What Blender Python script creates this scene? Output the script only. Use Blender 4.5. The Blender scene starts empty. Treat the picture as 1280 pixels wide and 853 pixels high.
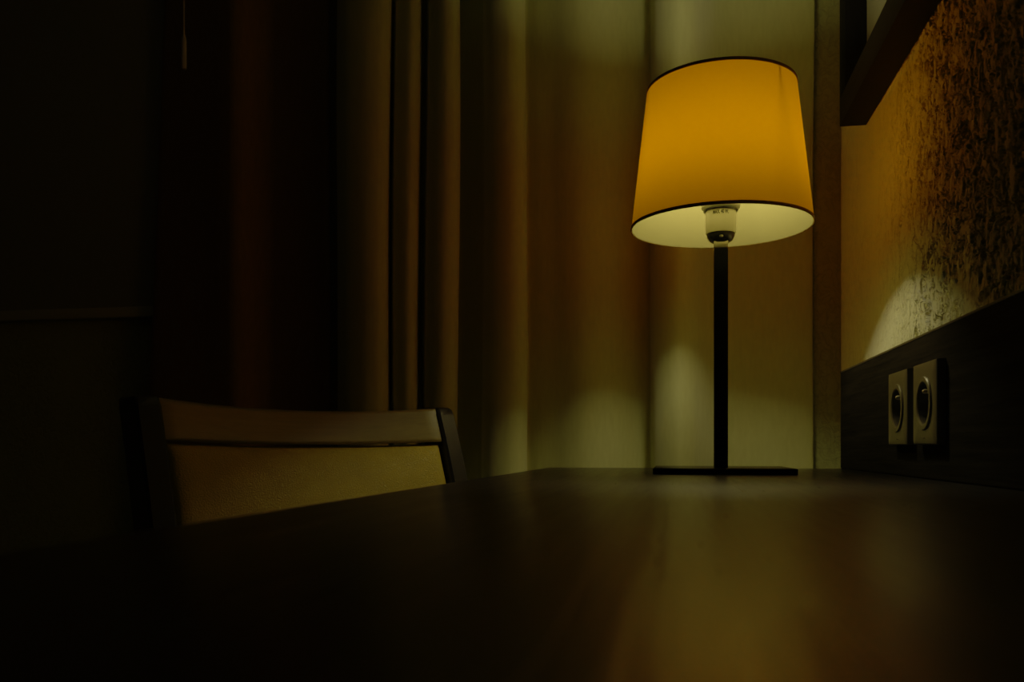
import bpy, bmesh, math, random
from mathutils import Vector, Matrix
PI = math.pi
sc = bpy.context.scene
C = sc.collection

# ------------------------------------------------------------------ helpers
def link(name, me, mat=None, parent=None, smooth=True, loc=(0, 0, 0)):
    o = bpy.data.objects.new(name, me)
    C.objects.link(o)
    o.location = loc
    if parent is not None:
        o.parent = parent
    if mat is not None:
        me.materials.clear()
        me.materials.append(mat)
    for p in me.polygons:
        p.use_smooth = smooth
    return o

def from_bm(name, bm, mat=None, parent=None, smooth=True, loc=(0, 0, 0), sharp=35):
    bmesh.ops.recalc_face_normals(bm, faces=bm.faces[:])
    me = bpy.data.meshes.new(name)
    bm.to_mesh(me)
    bm.free()
    o = link(name, me, mat, parent, smooth, loc)
    if smooth and sharp:
        me.set_sharp_from_angle(angle=math.radians(sharp))
    return o

def empty(name, loc, rz=0, label=None, cat=None, group=None):
    o = bpy.data.objects.new(name, None)
    C.objects.link(o)
    o.empty_display_size = .05
    o.location = loc
    o.rotation_euler = (0, 0, rz)
    tag(o, label, cat, group)
    return o

def tag(o, label=None, cat=None, group=None, kind=None):
    if label: o['label'] = label
    if cat: o['category'] = cat
    if group: o['group'] = group
    if kind: o['kind'] = kind
    return o

def add_box(bm, x0, x1, y0, y1, z0, z1, bev=0.0, seg=2):
    t = bmesh.new()
    bmesh.ops.create_cube(t, size=1)
    for v in t.verts:
        v.co = Vector((x0 + (v.co.x + .5) * (x1 - x0), y0 + (v.co.y + .5) * (y1 - y0), z0 + (v.co.z + .5) * (z1 - z0)))
    if bev:
        bmesh.ops.bevel(t, geom=t.edges[:], offset=bev, segments=seg, affect='EDGES', profile=.5)
    merge(bm, t)

def merge(bm, t, mtx=None):
    me = bpy.data.meshes.new('tmp')
    if mtx is not None:
        bmesh.ops.transform(t, matrix=mtx, verts=t.verts[:])
    t.to_mesh(me)
    t.free()
    bm.from_mesh(me)
    bpy.data.meshes.remove(me)

def box(*a, **k):
    bm = bmesh.new()
    add_box(bm, *a, **k)
    return bm

def lathe(profile, n=96, bm=None, close=False):
    """profile: (r, z) list turned about z"""
    bm = bm or bmesh.new()
    rings = []
    for r, z in profile:
        if r < 1e-6:
            rings.append([bm.verts.new((0, 0, z))])
        else:
            rings.append([bm.verts.new((r * math.cos(2 * PI * i / n), r * math.sin(2 * PI * i / n), z)) for i in range(n)])
    pairs = list(zip(rings[:-1], rings[1:]))
    if close:
        pairs.append((rings[-1], rings[0]))
    for a, b in pairs:
        for i in range(n):
            j = (i + 1) % n
            if len(a) == 1 and len(b) == 1: continue
            if len(a) == 1: bm.faces.new((a[0], b[i], b[j]))
            elif len(b) == 1: bm.faces.new((a[i], a[j], b[0]))
            else: bm.faces.new((a[i], a[j], b[j], b[i]))
    return bm

def tube(pts, r, n=10, bm=None):
    bm = bm or bmesh.new()
    pts = [Vector(p) for p in pts]
    rings = []
    for i, p in enumerate(pts):
        d = (pts[min(i + 1, len(pts) - 1)] - pts[max(i - 1, 0)]).normalized()
        a = d.orthogonal().normalized() if i == 0 else (rings_a - d * rings_a.dot(d)).normalized()
        rings_a = a
        b = d.cross(a)
        rings.append([bm.verts.new(p + r * (math.cos(2 * PI * k / n) * a + math.sin(2 * PI * k / n) * b)) for k in range(n)])
    for q, s in zip(rings[:-1], rings[1:]):
        for k in range(n):
            bm.faces.new((q[k], q[(k + 1) % n], s[(k + 1) % n], s[k]))
    bm.faces.new(rings[0]); bm.faces.new(rings[-1])
    return bm

def loft(sections, caps=True, bm=None):
    """sections: list of closed loops with equal counts"""
    bm = bm or bmesh.new()
    rs = [[bm.verts.new(p) for p in s] for s in sections]
    n = len(rs[0])
    for a, b in zip(rs[:-1], rs[1:]):
        for k in range(n):
            bm.faces.new((a[k], a[(k + 1) % n], b[(k + 1) % n], b[k]))
    if caps:
        bm.faces.new(rs[0]); bm.faces.new(rs[-1])
    return bm

# ------------------------------------------------------------------ materials
class NT:
    def __init__(s, name):
        s.m = bpy.data.materials.new(name)
        s.m.use_nodes = True
        s.t = s.m.node_tree
        s.t.nodes.clear()
        s.out = s.n('ShaderNodeOutputMaterial')
    def n(s, kind, **kw):
        nd = s.t.nodes.new(kind)
        for k, v in kw.items():
            if k.startswith('i_'):
                nd.inputs[k[2:].replace('_', ' ')].default_value = v
            else:
                setattr(nd, k, v)
        return nd
    def l(s, a, b):
        s.t.links.new(a, b)
    def coords(s, scale=(1, 1, 1), kind='Object', rot=(0, 0, 0)):
        tc = s.n('ShaderNodeTexCoord')
        mp = s.n('ShaderNodeMapping')
        mp.inputs['Scale'].default_value = scale
        mp.inputs['Rotation'].default_value = rot
        s.l(tc.outputs[kind], mp.inputs['Vector'])
        return mp.outputs['Vector']
    def noise(s, vec, scale, detail=4, rough=.5, dist=0):
        nd = s.n('ShaderNodeTexNoise', i_Scale=scale, i_Detail=detail, i_Roughness=rough, i_Distortion=dist)
        s.l(vec, nd.inputs['Vector'])
        return nd.outputs['Fac']
    def ramp(s, fac, stops):
        r = s.n('ShaderNodeValToRGB')
        e = r.color_ramp.elements
        while len(e) < len(stops): e.new(.5)
        for el, (p, c) in zip(e, stops):
            el.position = p
            el.color = (c, c, c, 1) if not hasattr(c, '__len__') else (*c, 1)
        s.l(fac, r.inputs['Fac'])
        return r.outputs['Color']
    def math(s, op, a, b=None, c=None):
        m = s.n('ShaderNodeMath', operation=op)
        for i, v in enumerate((a, b, c)):
            if v is None: continue
            if hasattr(v, 'links'): s.l(v, m.inputs[i])
            else: m.inputs[i].default_value = v
        return m.outputs[0]
    def bump(s, h, strength=.5, dist=.002):
        b = s.n('ShaderNodeBump', i_Strength=strength, i_Distance=dist)
        s.l(h, b.inputs['Height'])
        return b.outputs['Normal']
    def principled(s, color=None, rough=.5, metal=0, spec=.5, normal=None, sheen=0):
        p = s.n('ShaderNodeBsdfPrincipled')
        if color is not None:
            if hasattr(color, 'links'): s.l(color, p.inputs['Base Color'])
            else: p.inputs['Base Color'].default_value = (*color, 1)
        if hasattr(rough, 'links'): s.l(rough, p.inputs['Roughness'])
        else: p.inputs['Roughness'].default_value = rough
        p.inputs['Metallic'].default_value = metal
        p.inputs['Specular IOR Level'].default_value = spec
        if sheen: p.inputs['Sheen Weight'].default_value = sheen
        if normal is not None: s.l(normal, p.inputs['Normal'])
        s.l(p.outputs[0], s.out.inputs['Surface'])
        return p

def mat_plain(name, color, rough=.5, metal=0, spec=.5):
    t = NT(name)
    v = t.coords((1, 1, 1))
    f = t.noise(v, 60, 3)
    r = t.math('MULTIPLY_ADD', f, .08, rough - .04)
    t.principled(color, r, metal, spec)
    return t.m

def mat_plaster(name, c0, c1, groove, stretch, scale, relief, fine_bump, real=False):
    """rough trowelled plaster: wormy grooves between smoother islands"""
    t = NT(name)
    n1 = t.noise(t.coords(stretch), scale, 2.5, .55, .8)
    n2 = t.noise(t.coords(stretch), scale * 1.9, 2, .5, .5)
    band = t.math('ABSOLUTE', t.math('SUBTRACT', n1, .5))
    worm = t.ramp(band, [(0, 1), (.022, .92), (.065, 0)])
    band2 = t.math('ABSOLUTE', t.math('SUBTRACT', n2, .47))
    worm2 = t.ramp(band2, [(0, 1), (.02, .9), (.06, 0)])
    big = t.noise(t.coords((1, 1, .5)), 9, 3, .6)
    mask = t.ramp(big, [(.36, .25), (.52, 1)])
    if real:                                    # the trowel marks thin out toward the corner
        sep = t.n('ShaderNodeSeparateXYZ')
        t.l(t.coords(), sep.inputs[0])
        mr = t.n('ShaderNodeMapRange', interpolation_type='SMOOTHSTEP')
        for k, v in (('From Min', .96), ('From Max', 1.26), ('To Min', 1.0), ('To Max', .14)):
            mr.inputs[k].default_value = v
        t.l(sep.outputs['Y'], mr.inputs['Value'])
        mask = t.math('MULTIPLY', mask, mr.outputs[0])
    cut = t.math('MULTIPLY', t.math('MAXIMUM', worm, t.math('MULTIPLY', worm2, .4)), mask)
    fine = t.noise(t.coords((1, 1, .7)), 190, 3, .6)
    med = t.noise(t.coords((1, 1, .7)), 45, 2, .5)
    h = t.math('ADD', t.math('MULTIPLY', cut, -groove), t.math('MULTIPLY', t.math('SUBTRACT', med, 1.0), .16))
    col = t.n('ShaderNodeMix', data_type='RGBA')
    t.l(cut, col.inputs['Factor'])
    col.inputs['A'].default_value = (*c0, 1)
    col.inputs['B'].default_value = (*c1, 1)  # darker colour paints in the shade of the grooves
    hb = t.math('MULTIPLY', fine, 1.0) if real else t.math('ADD', h, t.math('MULTIPLY', fine, .2))
    p = t.principled(col.outputs['Result'], .85, 0, .15, t.bump(hb, 1.0, fine_bump))
    p.inputs['Diffuse Roughness'].default_value = 1.0
    if real:
        p.inputs['Sheen Weight'].default_value = .25
        p.inputs['Sheen Roughness'].default_value = .45
        d = t.n('ShaderNodeDisplacement', i_Midlevel=0.0, i_Scale=relief)
        t.l(h, d.inputs['Height'])
        t.l(d.outputs[0], t.out.inputs['Displacement'])
        t.m.displacement_method = 'BOTH'
    return t.m

def mat_wood(name, dark, light, rough=.35, spec=.5, axis='Y', bump=.15, scale=1.0, contrast=(.35, .65)):
    """straight fine grain running along one axis"""
    t = NT(name)
    s = {'X': (1.2, 34, 34), 'Y': (34, 1.2, 34), 'Z': (34, 34, 1.2)}[axis]
    v = t.coords(tuple(k * scale for k in s))
    n1 = t.noise(v, 3.2, 6, .62, .35)
    n2 = t.noise(v, 14, 3, .6, .1)
    g = t.math('ADD', t.math('MULTIPLY', n1, .7), t.math('MULTIPLY', n2, .3))
    col = t.ramp(g, [(contrast[0], dark), (contrast[1], light)])
    r = t.math('MULTIPLY_ADD', g, .22, rough - .11)
    t.principled(col, r, 0, spec, t.bump(g, bump, .0012))
    return t.m

def mat_fabric(name, col, var=.15, weave=900, rough=.85, sheen=0., spec=.2, trans=0.):
    t = NT(name)
    v = t.coords((1, 1, 1))
    w1 = t.n('ShaderNodeTexWave', wave_type='BANDS', bands_direction='Z', i_Scale=weave * .35, i_Distortion=1.2)
    t.l(v, w1.inputs['Vector'])
    n = t.noise(t.coords((1, 1, .25)), 160, 3)
    dk = tuple(c * (1 - var) for c in col)
    c = t.ramp(n, [(.3, dk), (.7, col)])
    h = t.math('ADD', t.math('MULTIPLY', w1.outputs['Fac'], .4), n)
    t.principled(c, rough, 0, spec, t.bump(h, .25, .0006), sheen)
    return t.m

def mat_leather(name, c0, c1):
    t = NT(name)
    v = t.coords((1, 1, 1))
    vo = t.n('ShaderNodeTexVoronoi', feature='DISTANCE_TO_EDGE', i_Scale=330)
    nz = t.n('ShaderNodeTexNoise', i_Scale=90, i_Detail=3)
    t.l(v, nz.inputs['Vector'])
    mx = t.n('ShaderNodeMix', data_type='RGBA')
    mx.inputs['Factor'].default_value = .012
    t.l(v, mx.inputs['A']); t.l(nz.outputs['Color'], mx.inputs['B'])
    t.l(mx.outputs['Result'], vo.inputs['Vector'])
    crack = t.ramp(vo.outputs['Distance'], [(0, 0), (.25, 1)])
    soft = t.noise(v, 25, 4)
    h = t.math('ADD', crack, t.math('MULTIPLY', soft, 1.2))
    c = t.ramp(soft, [(.3, c0), (.7, c1)])
    t.principled(c, .42, 0, .22, t.bump(h, .5, .0008))
    return t.m

def mat_two_sided(name, diff, trans, n_scale=420, gauze=False):
    """thin cloth: reflects diff, lets trans through"""
    t = NT(name)
    v = t.coords((1, 1, 1))
    n = t.noise(v, n_scale, 2)
    d = t.n('ShaderNodeBsdfDiffuse')
    tr = t.n('ShaderNodeBsdfTransparent' if gauze else 'ShaderNodeBsdfTranslucent')
    d.inputs['Color'].default_value = (*diff, 1)
    c = t.ramp(n, [(.3, tuple(k * .93 for k in trans)), (.7, trans)])
    t.l(c, tr.inputs['Color'])
    a = t.n('ShaderNodeAddShader')
    t.l(d.outputs[0], a.inputs[0]); t.l(tr.outputs[0], a.inputs[1])
    t.l(a.outputs[0], t.out.inputs['Surface'])
    return t.m

def mat_emit(name, col, strength):
    t = NT(name)
    e = t.n('ShaderNodeEmission', i_Strength=strength)
    e.inputs['Color'].default_value = (*col, 1)
    t.l(e.outputs[0], t.out.inputs['Surface'])
    return t.m

M = {}
M['plaster_side'] = mat_plaster('textured_plaster', (.97, .97, .62), (.26, .24, .13), 1.0, (1, 1, .56), 64, .0066, .0005, True)
M['plaster_back'] = mat_plaster('smooth_plaster', (.36, .40, .20), (.30, .33, .16), .5, (1, 1, .8), 60, 0, .0022)
M['paint'] = mat_plain('room_paint', (.22, .20, .14), .8, 0, .3)
M['carpet'] = mat_fabric('carpet', (.05, .04, .03), .3, 300, .95)
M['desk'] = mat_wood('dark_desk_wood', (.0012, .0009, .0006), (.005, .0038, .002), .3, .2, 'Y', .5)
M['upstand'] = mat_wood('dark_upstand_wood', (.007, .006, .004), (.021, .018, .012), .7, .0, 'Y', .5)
M['edge'] = mat_wood('upstand_edge_highlight', (.06, .05, .03), (.10, .085, .05), .5, .2, 'Y', .1)  # paler wood tone for the painted edge highlight
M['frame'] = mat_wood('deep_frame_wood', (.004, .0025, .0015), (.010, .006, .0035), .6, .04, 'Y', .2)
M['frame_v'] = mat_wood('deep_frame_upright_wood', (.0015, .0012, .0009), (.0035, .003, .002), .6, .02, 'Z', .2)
M['chair_wood'] = mat_wood('chair_dark_wood', (.004, .003, .002), (.009, .006, .004), .42, .2, 'Z', .12)
M['rail_wood'] = mat_wood('chair_rail_wood', (.115, .084, .015), (.17, .124, .025), .36, .2, 'Y', .12, .8)
M['leather'] = mat_leather('ochre_leather', (.36, .265, .026), (.44, .325, .034))
M['curtain'] = mat_fabric('olive_gold_curtain', (.57, .60, .265), .1, 800, .75, .35, .3)
M['drape'] = mat_fabric('dark_drape', (.22, .10, .02), .2, 800, .85, 0, .2)
M['blind'] = mat_fabric('blind_cloth', (.26, .25, .2), .1, 700, .8)
M['blind_bar'] = mat_plain('blind_bar_paint', (.5, .47, .33), .4)
M['cord'] = mat_plain('cord_plastic', (.55, .5, .36), .5)
M['shade'] = mat_two_sided('amber_shade_cloth', (.30, .14, .012), (.745, .264, .0))
M['lining'] = mat_two_sided('cream_shade_lining', (.120, .107, .031), (.10, .09, .06), 300, True)
M['trim'] = mat_fabric('shade_trim_tape', (.22, .11, .015), .2, 900, .8)
M['black_metal'] = mat_plain('black_lacquered_metal', (.0010, .0010, .0009), .25, 0, .02)
M['steel'] = mat_plain('brushed_steel', (.75, .72, .62), .35, 1.0)
M['socket'] = mat_plain('cream_socket_plastic', (.78, .74, .6), .4)
M['black_plastic'] = mat_plain('black_plastic', (.012, .012, .011), .25)
M['ink'] = mat_plain('black_ink', (.004, .004, .003), .6)
M['plate'] = mat_plain('champagne_plate', (.095, .082, .046), .35, 0, .5)
M['well'] = mat_plain('dark_socket_insert', (.03, .028, .022), .35)
M['board'] = mat_plain('pale_board', (.16, .158, .105), .7, 0, .2)
M['bulb'] = mat_emit('lit_bulb_glass', (1.0, .81, .29), 40.0)
M['bulb_light_blocker'] = mat_plain('white_light_blocker', (.6, .58, .5), .5)

# ------------------------------------------------------------------ room (X across, Y along the side wall, Z up)
XR, YB, ZC = .275, 1.554, 2.5
XL, YF = -3.3, -2.6
def wall(name, mat, x0, x1, y0, y1, z0, z1):
    o = from_bm(name, box(x0, x1, y0, y1, z0, z1), mat, None, False)
    return tag(o, kind='structure')
wall('floor', M['carpet'], XL, XR, YF, YB, -.1, 0)
wall('ceiling', M['paint'], XL, XR, YF, YB, ZC, ZC + .1)
def lines(a, b, d0, d1, step, coarse):
    out, v = [], a
    while v < b - 1e-6:
        out.append(v)
        v += step if d0 - 1e-6 <= v < d1 else min(coarse, (d0 - v) if v < d0 else coarse)
    return out + [b]
bm = box(XR + .02, XR + .12, YF, YB + .12, -.1, ZC + .1)
ys, zs_ = lines(YF, YB, .62, YB, .0013, .4), lines(0, ZC, .88, 1.46, .0016, .3)
rows = [[bm.verts.new((XR, y, z)) for y in ys] for z in zs_]
for a, b in zip(rows[:-1], rows[1:]):
    for i in range(len(ys) - 1):
        bm.faces.new((a[i], b[i], b[i + 1], a[i + 1]))
me = bpy.data.meshes.new('wall_right')
bm.to_mesh(me); bm.free()
tag(link('wall_right', me, M['plaster_side'], None, True), kind='structure')
wall('wall_back', M['plaster_back'], XL - .12, XR, YB, YB + .12, -.1, ZC + .1)
wall('wall_left', M['paint'], XL - .12, XL, YF, YB, -.1, ZC + .1)
wall('wall_front', M['paint'], XL - .12, XR + .12, YF - .12, YF, -.1, ZC + .1)

# ------------------------------------------------------------------ desk
DZ = .75
DX0, DX1, DY0, DY1 = -.1985, .2747, -.62, 1.397
desk = empty('writing_desk', ((DX0 + DX1) / 2, (DY0 + DY1) / 2, 0), 0,
             'long dark wood writing desk fixed along the textured wall under the lamp', 'desk')
def dloc(bm):
    bmesh.ops.translate(bm, verts=bm.verts[:], vec=(-desk.location.x, -desk.location.y, 0))
    return bm
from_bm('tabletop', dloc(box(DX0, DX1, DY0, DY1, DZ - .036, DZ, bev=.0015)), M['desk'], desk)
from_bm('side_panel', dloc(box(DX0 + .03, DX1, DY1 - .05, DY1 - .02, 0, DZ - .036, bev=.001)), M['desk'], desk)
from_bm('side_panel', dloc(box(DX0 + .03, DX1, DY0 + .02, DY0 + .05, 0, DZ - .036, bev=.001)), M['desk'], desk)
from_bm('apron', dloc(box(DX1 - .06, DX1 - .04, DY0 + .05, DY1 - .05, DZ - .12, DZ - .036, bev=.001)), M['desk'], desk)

UX = .2467
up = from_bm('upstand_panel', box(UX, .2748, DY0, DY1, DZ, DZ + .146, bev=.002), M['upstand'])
from_bm('edge_highlight', box(UX - .0004, UX + .003, DY0, DY1, DZ + .1445, DZ + .1464), M['edge'], up, False)  # highlight of the lit top edge, painted as a paler strip
tag(up, 'dark wood upstand panel along the wall behind the desk, carrying two sockets', 'wall panel')

# ------------------------------------------------------------------ sockets on the upstand (face toward -X)
def make_socket(yc, label):
    r = empty('wall_socket', (UX, yc, DZ + .0745), 0, label, 'socket', 'square power sockets on the upstand')
    w, h, t = .0815, .0800, .0085
    bm = bmesh.new()
    # plate with round opening: front ring grid
    n = 64
    outer, mid, inner = [], [], []
    hw, hh, ro = w / 2, h / 2, .0262
    for i in range(n):
        a = 2 * PI * i / n
        c, s = math.cos(a), math.sin(a)
        k = 1 / max(abs(c) / hw, abs(s) / hh)
        outer.append((c * k, s * k)); inner.append((c * ro, s * ro))
    def ring(pts, x, sc_=1.0):
        return [bm.verts.new((x, p[0] * sc_, p[1] * sc_)) for p in pts]
    seq = [ring(outer, 0), ring(outer, -t * .72), ring(outer, -t * .93, .985), ring(outer, -t, .955), ring(inner, -t), ring(inner, -t * .3)]
    for a, b in zip(seq[:-1], seq[1:]):
        for i in range(n):
            bm.faces.new((a[i], a[(i + 1) % n], b[(i + 1) % n], b[i]))
    from_bm('cover_plate', bm, M['plate'], r, True, sharp=30)
    # raised ring and recessed cup
    R = Matrix.Rotation(-PI / 2, 4, 'Y')
    def turned(profile):
        b = lathe(profile, 64)
        bmesh.ops.transform(b, matrix=R, verts=b.verts[:])
        return b
    from_bm('collar_ring', turned([(.0262, .0070), (.0262, .0094), (.0254, .0102), (.0216, .0102), (.0202, .0092), (.0197, .0074)]), M['plate'], r)
    cup = from_bm('recess', turned([(.0199, .0088), (.0196, .0060), (.0193, .0004), (0, .0004)]), M['well'], r)
    from_bm('earth_pin', turned([(.0022, .0004), (.0022, .0085), (.0014, .0100), (0, .0103)]), M['steel'], cup, loc=(0, 0, .0115))
    for s in (-1, 1):
        from_bm('contact_hole', turned([(0, .0009), (.0024, .0009), (.0028, .0004)]), M['ink'], cup, loc=(0, s * .0095, -.002))
    mk = bmesh.new()
    for k in range(4):
        add_box(mk, -t - .0002, -t + .0003, -.0032 + k * .0017, -.0032 + k * .0017 + .0011, -.0342, -.0334)
    from_bm('maker_mark', mk, M['well'], r, False)
    return r
make_socket(1.0163, 'square power socket farther along the upstand, nearer the curtain')
make_socket(.9115, 'square power socket nearer the viewer, overlapping the socket behind it')

# ------------------------------------------------------------------ deep frame on the side wall
MX, MY0, MY1, MZ0, MZ1, MF = .2375, .42, 1.3516, 1.2505, 1.95, .041
mir = empty('picture_frame', (XR, (MY0 + MY1) / 2, MZ0), 0, 'deep dark wood frame hanging on the textured wall above the sockets', 'frame')
def mloc(bm):
    bmesh.ops.translate(bm, verts=bm.verts[:], vec=(-mir.location.x, -mir.location.y, -mir.location.z))
    return bm
for z0, z1 in ((MZ0, MZ0 + MF), (MZ1 - MF, MZ1)):
    from_bm('frame_rail', mloc(box(MX, XR - .0005, MY0, MY1, z0, z1, bev=.0012)), M['frame'], mir)
for y0, y1 in ((MY0, MY0 + MF), (MY1 - MF, MY1)):
    from_bm('frame_upright', mloc(box(MX, XR - .0005, y0, y1, MZ0 + MF, MZ1 - MF, bev=.0012)), M['frame_v'], mir)
from_bm('backing_board', mloc(box(XR - .008, XR - .002, MY0 + MF - .003, MY1 - MF + .003, MZ0 + MF - .003, MZ1 - MF + .003)), M['board'], mir, False)

# ------------------------------------------------------------------ table lamp
lamp = empty('table_lamp', (.0571, 1.129, DZ), 0, 'table lamp with a lit amber tapered shade on a black square stem', 'lamp')
from_bm('base', box(-.082, .082, -.082, .082, 0, .0072, bev=.0008), M['black_metal'], lamp)
from_bm('stem', box(-.0085, .0085, -.0085, .0085, .0072, .2800, bev=.0008), M['black_metal'], lamp)
from_bm('stem_tip', box(-.0085, .0085, -.0085, .0085, .2801, .2915, bev=.0008), M['steel'], lamp)
ZB, ZT, RB, RT = .3067, .4802, .1108, .0908
def shade_r(z):
    return RB + (RT - RB) * (z - ZB) / (ZT - ZB)
zs = [ZB + (ZT - ZB) * i / 12 for i in range(13)]
sh = from_bm('lamp_shade', lathe([(shade_r(z), z) for z in zs], 128), M['shade'], lamp, sharp=0)
ln = from_bm('shade_lining', lathe([(shade_r(z) - .0012, z) for z in zs], 128), M['lining'], sh, sharp=0)
ln['label'] = 'cream lining inside the amber shade'
for z0, z1 in ((ZB - .0006, ZB + .0040), (ZT - .0036, ZT + .0008)):
    from_bm('rim_trim', lathe([(shade_r(z0) - .0002, z0), (shade_r(z0) + .0009, z0 + .0004), (shade_r(z1) + .0009, z1 - .0004), (shade_r(z1) - .0002, z1)], 128, close=True), M['trim'], sh)
# socket, collar, bulb, spider
sk = from_bm('bulb_socket', lathe([(0, .2985), (.0150, .2985), (.0180, .2990), (.0187, .3010), (.0187, .3310), (.0175, .3330), (.0160, .3340), (0, .3340)], 64), M['socket'], lamp)
sk['label'] = 'cream socket printed MAX. 40 W.'
from_bm('socket_cap', lathe([(0, .2868), (.0095, .2872), (.0140, .2900), (.0168, .2945), (.0176, .2988), (0, .2988)], 64), M['black_plastic'], sk)
from_bm('cap_screw', lathe([(0, -.0012), (.0022, -.0008), (.0026, .0006), (.0020, .0014), (0, .0014)], 24), M['steel'], sk, loc=(0, -.0152, .2925))
from_bm('socket_collar', lathe([(.0186, .3291), (.0217, .3294), (.0236, .3312), (.0240, .3345), (.0225, .3368), (.0186, .3372)], 64, close=True), M['socket'], sk)
from_bm('collar_gap_shade', lathe([(.0186, .3258), (.0208, .3264), (.0216, .3276), (.0212, .3289), (.0186, .3290)], 64, close=True), M['black_plastic'], sk)  # black ring put in as the shaded gap under the collar
spm = bmesh.new()
for k in range(3):
    a = math.radians(-46 + 120 * k)
    c, s = math.cos(a), math.sin(a)
    rr = shade_r(.4765) - .0026
    tube([(.0225 * c, .0225 * s, .3355), (.043 * c, .043 * s, .3385), (.0505 * c, .0505 * s, .346), (rr * c, rr * s, .4765)], .0013, 8, spm)
from_bm('shade_spider', spm, M['steel'], lamp)
blb = from_bm('light_bulb', lathe([(0, .3585), (.0225, .3585), (.0240, .368), (.0245, .390), (.0230, .402), (.0185, .4125), (.0100, .4190), (0, .420)], 40), M['bulb'], lamp)
from_bm('bulb_light_blocker', lathe([(0, .3345), (.0135, .3345), (.0160, .3400), (.0250, .3490), (.0305, .3560), (.0300, .3582), (0, .3582)], 40), M['bulb_light_blocker'], blb)  # unseen opaque base, added and flared to block the bulb's downward light
# printed rating wrapped around the socket
cu = bpy.data.curves.new('rating', 'FONT')
cu.body = 'MAX. 40 W.'
cu.size = .0060
cu.offset = .00030
cu.align_x = 'CENTER'
tmp = bpy.data.objects.new('rating_tmp', cu)
C.objects.link(tmp)
bpy.context.view_layer.update()
dg = bpy.context.evaluated_depsgraph_get()
tm = bpy.data.meshes.new_from_object(tmp.evaluated_get(dg))
bpy.data.objects.remove(tmp)
tb = bmesh.new(); tb.from_mesh(tm); bpy.data.meshes.remove(tm)
bmesh.ops.subdivide_edges(tb, edges=[e for e in tb.edges if e.calc_length() > .002], cuts=2)
tx = max(v.co.x for v in tb.verts) - min(v.co.x for v in tb.verts)
for v in tb.verts:
    ang = (v.co.x * .0198 / tx) / .0187 - PI / 2 + math.radians(-2.9)
    v.co = Vector((.01885 * math.cos(ang), .01885 * math.sin(ang), .3203 + v.co.y * 1.12))
from_bm('printed_rating', tb, M['ink'], sk, False)

# ------------------------------------------------------------------ curtains
def catmull(pts, m=8):
    out = []
    P = [pts[0]] + list(pts) + [pts[-1]]
    for i in range(1, len(P) - 2):
        p0, p1, p2, p3 = (Vector(q) for q in P[i - 1:i + 3])
        def tj(t, a, b): return t + max((b - a).length, 1e-6) ** .5
        t0 = 0; t1 = tj(t0, p0, p1); t2 = tj(t1, p1, p2); t3 = tj(t2, p2, p3)
        for k in range(m):
            t = t1 + (t2 - t1) * k / m
            A1 = p0 if t1 - t0 < 1e-2 else p0 * ((t1 - t) / (t1 - t0)) + p1 * ((t - t0) / (t1 - t0))
            A2 = p1 * ((t2 - t) / (t2 - t1)) + p2 * ((t - t1) / (t2 - t1))
            A3 = p3 if t3 - t2 < 1e-2 else p2 * ((t3 - t) / (t3 - t2)) + p3 * ((t - t2) / (t3 - t2))
            B1 = A1 * ((t2 - t) / (t2 - t0)) + A2 * ((t - t0) / (t2 - t0))
            B2 = A2 * ((t3 - t) / (t3 - t1)) + A3 * ((t - t1) / (t3 - t1))
            out.append(B1 * ((t2 - t) / (t2 - t1)) + B2 * ((t - t1) / (t2 - t1)))
    out.append(Vector(pts[-1]))
    return out

def curtain(name, prof, mat, label, z0=.02, z1=ZC, nz=40, flare=None, seed=1, cat='curtain'):
    line = catmull(prof)
    rnd = random.Random(seed)
    ph = [rnd.uniform(0, 6.28) for _ in range(6)]
    bm = bmesh.new()
    grid = []
    for j in range(nz + 1):
        z = z0 + (z1 - z0) * j / nz
        row = []
        for i, p in enumerate(line):
            dx = .0022 * math.sin(2.3 * z + ph[0] + 9 * p.x) + .0014 * math.sin(5.1 * z + ph[1] + 17 * p.x)
            dy = .0022 * math.sin(2.9 * z + ph[2] + 13 * p.x) + .0012 * math.sin(7.3 * z + ph[3] + 23 * p.x)
            if flare: dx += flare(p.x, z)
            row.append(bm.verts.new((p.x + dx, p.y + dy, z)))
        grid.append(row)
    for a, b in zip(grid[:-1], grid[1:]):
        for i in range(len(line) - 1):
            bm.faces.new((a[i], a[i + 1], b[i + 1], b[i]))
    o = from_bm(name, bm, mat, None, True, sharp=0)
    md = o.modifiers.new('thickness', 'SOLIDIFY')
    md.thickness = .0012
    md.offset = 0
    return tag(o, label, cat)

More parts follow.
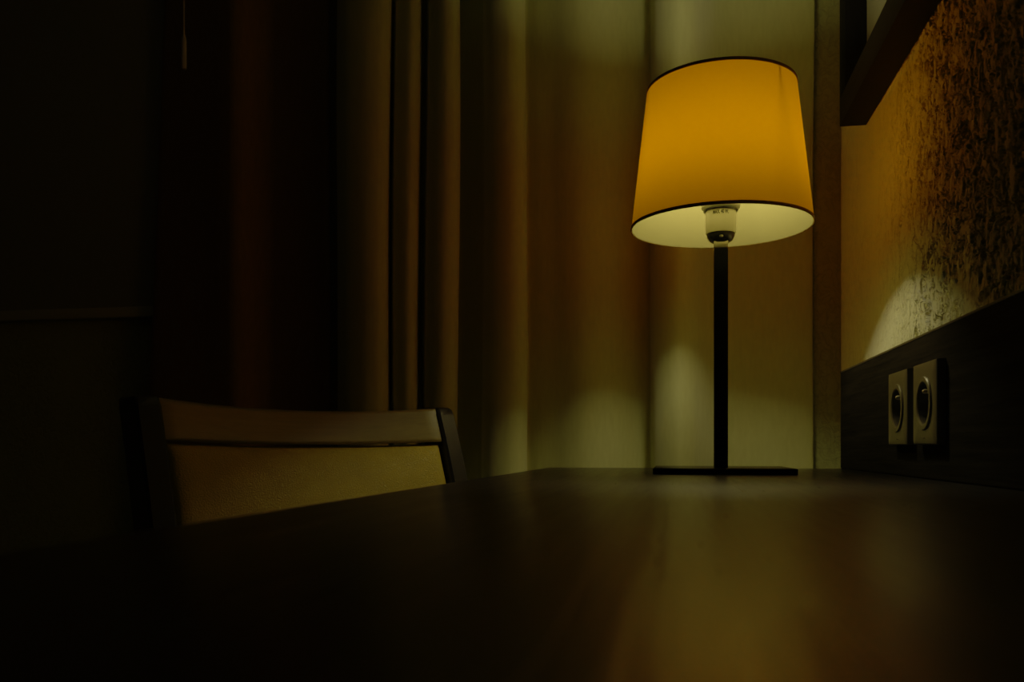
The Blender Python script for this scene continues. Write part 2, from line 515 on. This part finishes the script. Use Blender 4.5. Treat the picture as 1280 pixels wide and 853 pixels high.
GOLD = [(-0.5975, 1.5200), (-0.5888, 1.4900), (-0.5770, 1.4620), (-0.5593, 1.4450), (-0.5348, 1.4340), (-0.5097, 1.4280), (-0.4912, 1.4320), (-0.4841, 1.4450), (-0.4855, 1.4620), (-0.4955, 1.4900), (-0.5063, 1.5200), (-0.5067, 1.5350), (-0.4972, 1.5200), (-0.4834, 1.4800), (-0.4723, 1.4570), (-0.4567, 1.4440), (-0.4427, 1.4400), (-0.4349, 1.4470), (-0.4337, 1.4620), (-0.4420, 1.4900), (-0.4516, 1.5200), (-0.4494, 1.5350), (-0.4376, 1.5150), (-0.4260, 1.4800), (-0.4146, 1.4550), (-0.3969, 1.4370), (-0.3797, 1.4300), (-0.3672, 1.4350), (-0.3624, 1.4490), (-0.3662, 1.4700), (-0.3778, 1.5050), (-0.3856, 1.5300), (-0.3623, 1.5370), (-0.3372, 1.5300), (-0.3285, 1.5000), (-0.3201, 1.4650), (-0.3057, 1.4430), (-0.2853, 1.4300), (-0.2657, 1.4260), (-0.2521, 1.4320), (-0.2464, 1.4460), (-0.2484, 1.4660), (-0.2575, 1.4950), (-0.2641, 1.5250), (-0.2592, 1.5380), (-0.2346, 1.5180), (-0.2068, 1.5000), (-0.1795, 1.4800), (-0.1540, 1.4700), (-0.1274, 1.4720), (-0.0991, 1.4860), (-0.0735, 1.5080), (-0.0526, 1.5280), (-0.0404, 1.5300), (-0.0353, 1.4850), (-0.0280, 1.4470), (-0.0099, 1.4200), (0.0088, 1.4100), (0.0287, 1.4200), (0.0483, 1.4520), (0.0689, 1.4880), (0.0947, 1.5120), (0.1279, 1.5220), (0.1666, 1.5220), (0.1989, 1.5240), (0.2183, 1.5260), (0.2265, 1.5300), (0.2283, 1.5380)]
DARK = [(-0.9507, 1.5225), (-0.9452, 1.5190), (-0.9111, 1.5090), (-0.8714, 1.4970), (-0.8320, 1.4840), (-0.8006, 1.4730), (-0.7813, 1.4690), (-0.7668, 1.4770), (-0.7545, 1.5020), (-0.7346, 1.5160), (-0.7100, 1.5140), (-0.6700, 1.5050), (-0.6348, 1.4950), (-0.6129, 1.4900), (-0.6078, 1.4960), (-0.6158, 1.5080), (-0.6229, 1.5180)]
curtain('curtain', GOLD, M['curtain'], 'olive gold curtain hanging in deep folds behind the lamp', seed=4)
curtain('dark_drape', DARK, M['drape'], 'nearly black drape hanging between the blind and the gold curtain', seed=4,
        flare=lambda x, z: -.045 * (1.63 - z) * max(0, min(1, (-.78 - x) / .12)))

# ------------------------------------------------------------------ roller blind and pull cord
bl = empty('roller_blind', (-1.32, YB - .013, 1.034), 0, 'half lowered roller blind with a pale bottom bar beside the dark drape', 'blind')
from_bm('blind_cloth', box(-.52, .52, -.001, .001, .018, ZC - 1.034 - .06), M['blind'], bl, False)
from_bm('bottom_bar', box(-.52, .52, -.005, .005, 0, .020, bev=.003), M['blind_bar'], bl)
from_bm('roller_tube', (lambda b: (bmesh.ops.transform(b, matrix=Matrix.Translation((0, 0, ZC - 1.034 - .04)) @ Matrix.Rotation(PI / 2, 4, 'Y'), verts=b.verts[:]), b)[1])(lathe([(0, -.53), (.011, -.53), (.011, .53), (0, .53)], 32)), M['blind_bar'], bl)
cd = empty('pull_cord', (-0.8496, 1.42, 1.449), 0, 'pale pull cord with a slim tassel hanging in front of the dark drape', 'cord')
from_bm('cord', tube([(0, 0, .055), (0, 0, .5), (0, 0, ZC - 1.449)], .0011, 8), M['cord'], cd)
from_bm('tassel', lathe([(0, 0), (.0042, .0005), (.0046, .004), (.0042, .05), (.0022, .060), (0, .061)], 20), M['cord'], cd)

# ------------------------------------------------------------------ chair (local: +X forward, Y across the back, Z up)
ch = empty('dining_chair', (-.3565, .9499, 0), math.radians(-35.6), 'dark wood chair with ochre leather back turned in to the desk', 'chair')
SEAT, TOP = .46, .8345
def bx(z):                      # front plane of the reclined back
    return -.41 * max(0, z - SEAT) ** 1.6
HW = .1873
def sag(y):                     # curve of the back in plan
    return -.030 * (1 - (y / HW) ** 2)
for s in (-1, 1):
    secs = []
    zz = [0, .15, .3, .42, SEAT, .55, .62, .68, .73, .77, .80, .825, .8335, .8362]
    for z in zz:
        x = bx(z) if z >= SEAT else -.075 * ((SEAT - z) / SEAT) ** 1.5
        ya, yb = HW, HW + .028
        d = .045 if z > .3 else .038
        t = .0035 if z > .836 else .0008 if z > .833 else 0
        y0, y1 = (ya, yb) if s > 0 else (-yb, -ya)
        x0, x1 = x - d + t, x + .0035 - t
        b = .003
        y0 += t; y1 -= t
        secs.append([(x0 + b, y0, z), (x1 - b, y0, z), (x1, y0 + b, z), (x1, y1 - b, z), (x1 - b, y1, z), (x0 + b, y1, z), (x0, y1 - b, z), (x0, y0 + b, z)])
    from_bm('rear_post', loft(secs), M['chair_wood'], ch, sharp=40)
def slab(z_lo, z_hi, thick, bulge, ny=40, nz=20, edge=.004, gap=0.0):
    """curved board between the posts; z_lo, z_hi are functions of y"""
    bm = bmesh.new()
    F, B = [], []
    W = HW - gap
    for j in range(nz + 1):
        v = j / nz
        fr, br = [], []
        for i in range(ny + 1):
            u = -1 + 2 * i / ny
            y = u * W
            z = z_lo(y) + (z_hi(y) - z_lo(y)) * v
            e = min(1, (1 - abs(u)) * W / edge / 2.0, min(v, 1 - v) * (z_hi(y) - z_lo(y)) / edge / 2.0)
            rnd_ = edge * (1 - math.sqrt(max(0, 1 - (1 - e) ** 2)))
            pad = bulge * (1 - abs(u) ** 3) * (1 - abs(2 * v - 1) ** 2.6) ** .8 if bulge else 0
            x = bx(z) + sag(y)
            fr.append(bm.verts.new((x + pad - rnd_, y, z)))
            br.append(bm.verts.new((x - thick, y, z)))
        F.append(fr); B.append(br)
    for G in (F, B):
        for j in range(nz):
            for i in range(ny):
                bm.faces.new((G[j][i], G[j][i + 1], G[j + 1][i + 1], G[j + 1][i]))
    loopF = F[0] + [r[-1] for r in F[1:]] + F[-1][-2::-1] + [r[0] for r in F[-2:0:-1]]
    loopB = B[0] + [r[-1] for r in B[1:]] + B[-1][-2::-1] + [r[0] for r in B[-2:0:-1]]
    n = len(loopF)
    for k in range(n):
        bm.faces.new((loopF[k], loopF[(k + 1) % n], loopB[(k + 1) % n], loopB[k]))
    return bm
q = lambda y: 1 - (y / HW) ** 2
seam = lambda y: .7897 - .0042 * q(y)
from_bm('top_rail', slab(seam, lambda y: TOP - .0075 * q(y), .024, 0, edge=.002, nz=24), M['rail_wood'], ch, sharp=50)
cush = from_bm('back_cushion', slab(lambda y: .55, lambda y: seam(y) - .0030, .026, .013, edge=.011, nz=60, ny=60, gap=.0012), M['leather'], ch, sharp=60)
from_bm('seat_frame', box(-.02, .41, -HW - .026, HW + .026, .395, .435, bev=.003), M['chair_wood'], ch)
sb = bmesh.new()
add_box(sb, .003, .415, -HW, HW, .4355, .478, bev=.014, seg=4)
from_bm('seat_cushion', sb, M['leather'], ch)
for s in (-1, 1):
    y0, y1 = (HW - .008, HW + .026) if s > 0 else (-HW - .026, -HW + .008)
    from_bm('front_leg', box(.372, .408, y0, y1, 0, .396, bev=.003), M['chair_wood'], ch)

# ------------------------------------------------------------------ world, camera, colour
w = bpy.data.worlds.new('World')
sc.world = w
w.use_nodes = True
w.node_tree.nodes['Background'].inputs['Color'].default_value = (.01, .01, .012, 1)
w.node_tree.nodes['Background'].inputs['Strength'].default_value = .05
cam = bpy.data.cameras.new('Camera')
co = bpy.data.objects.new('Camera', cam)
C.objects.link(co)
co.location = (0, 0, .7815)
co.rotation_euler = (math.radians(90), 0, math.radians(10.45))
cam.sensor_width = 36
cam.lens = 1100 / 1280 * 36
cam.shift_y = 133.5 / 1280
cam.clip_start = .01
cam.dof.use_dof = True
cam.dof.focus_distance = 1.06
cam.dof.aperture_fstop = 9
sc.camera = co
sc.view_settings.view_transform = 'Standard'
sc.view_settings.look = 'None'
sc.view_settings.exposure = 0
sc.view_settings.gamma = 1.65
sc.cycles.use_adaptive_sampling = False
sc.cycles.use_guiding = True
sc.cycles.max_bounces = 8
sc.cycles.diffuse_bounces = 4
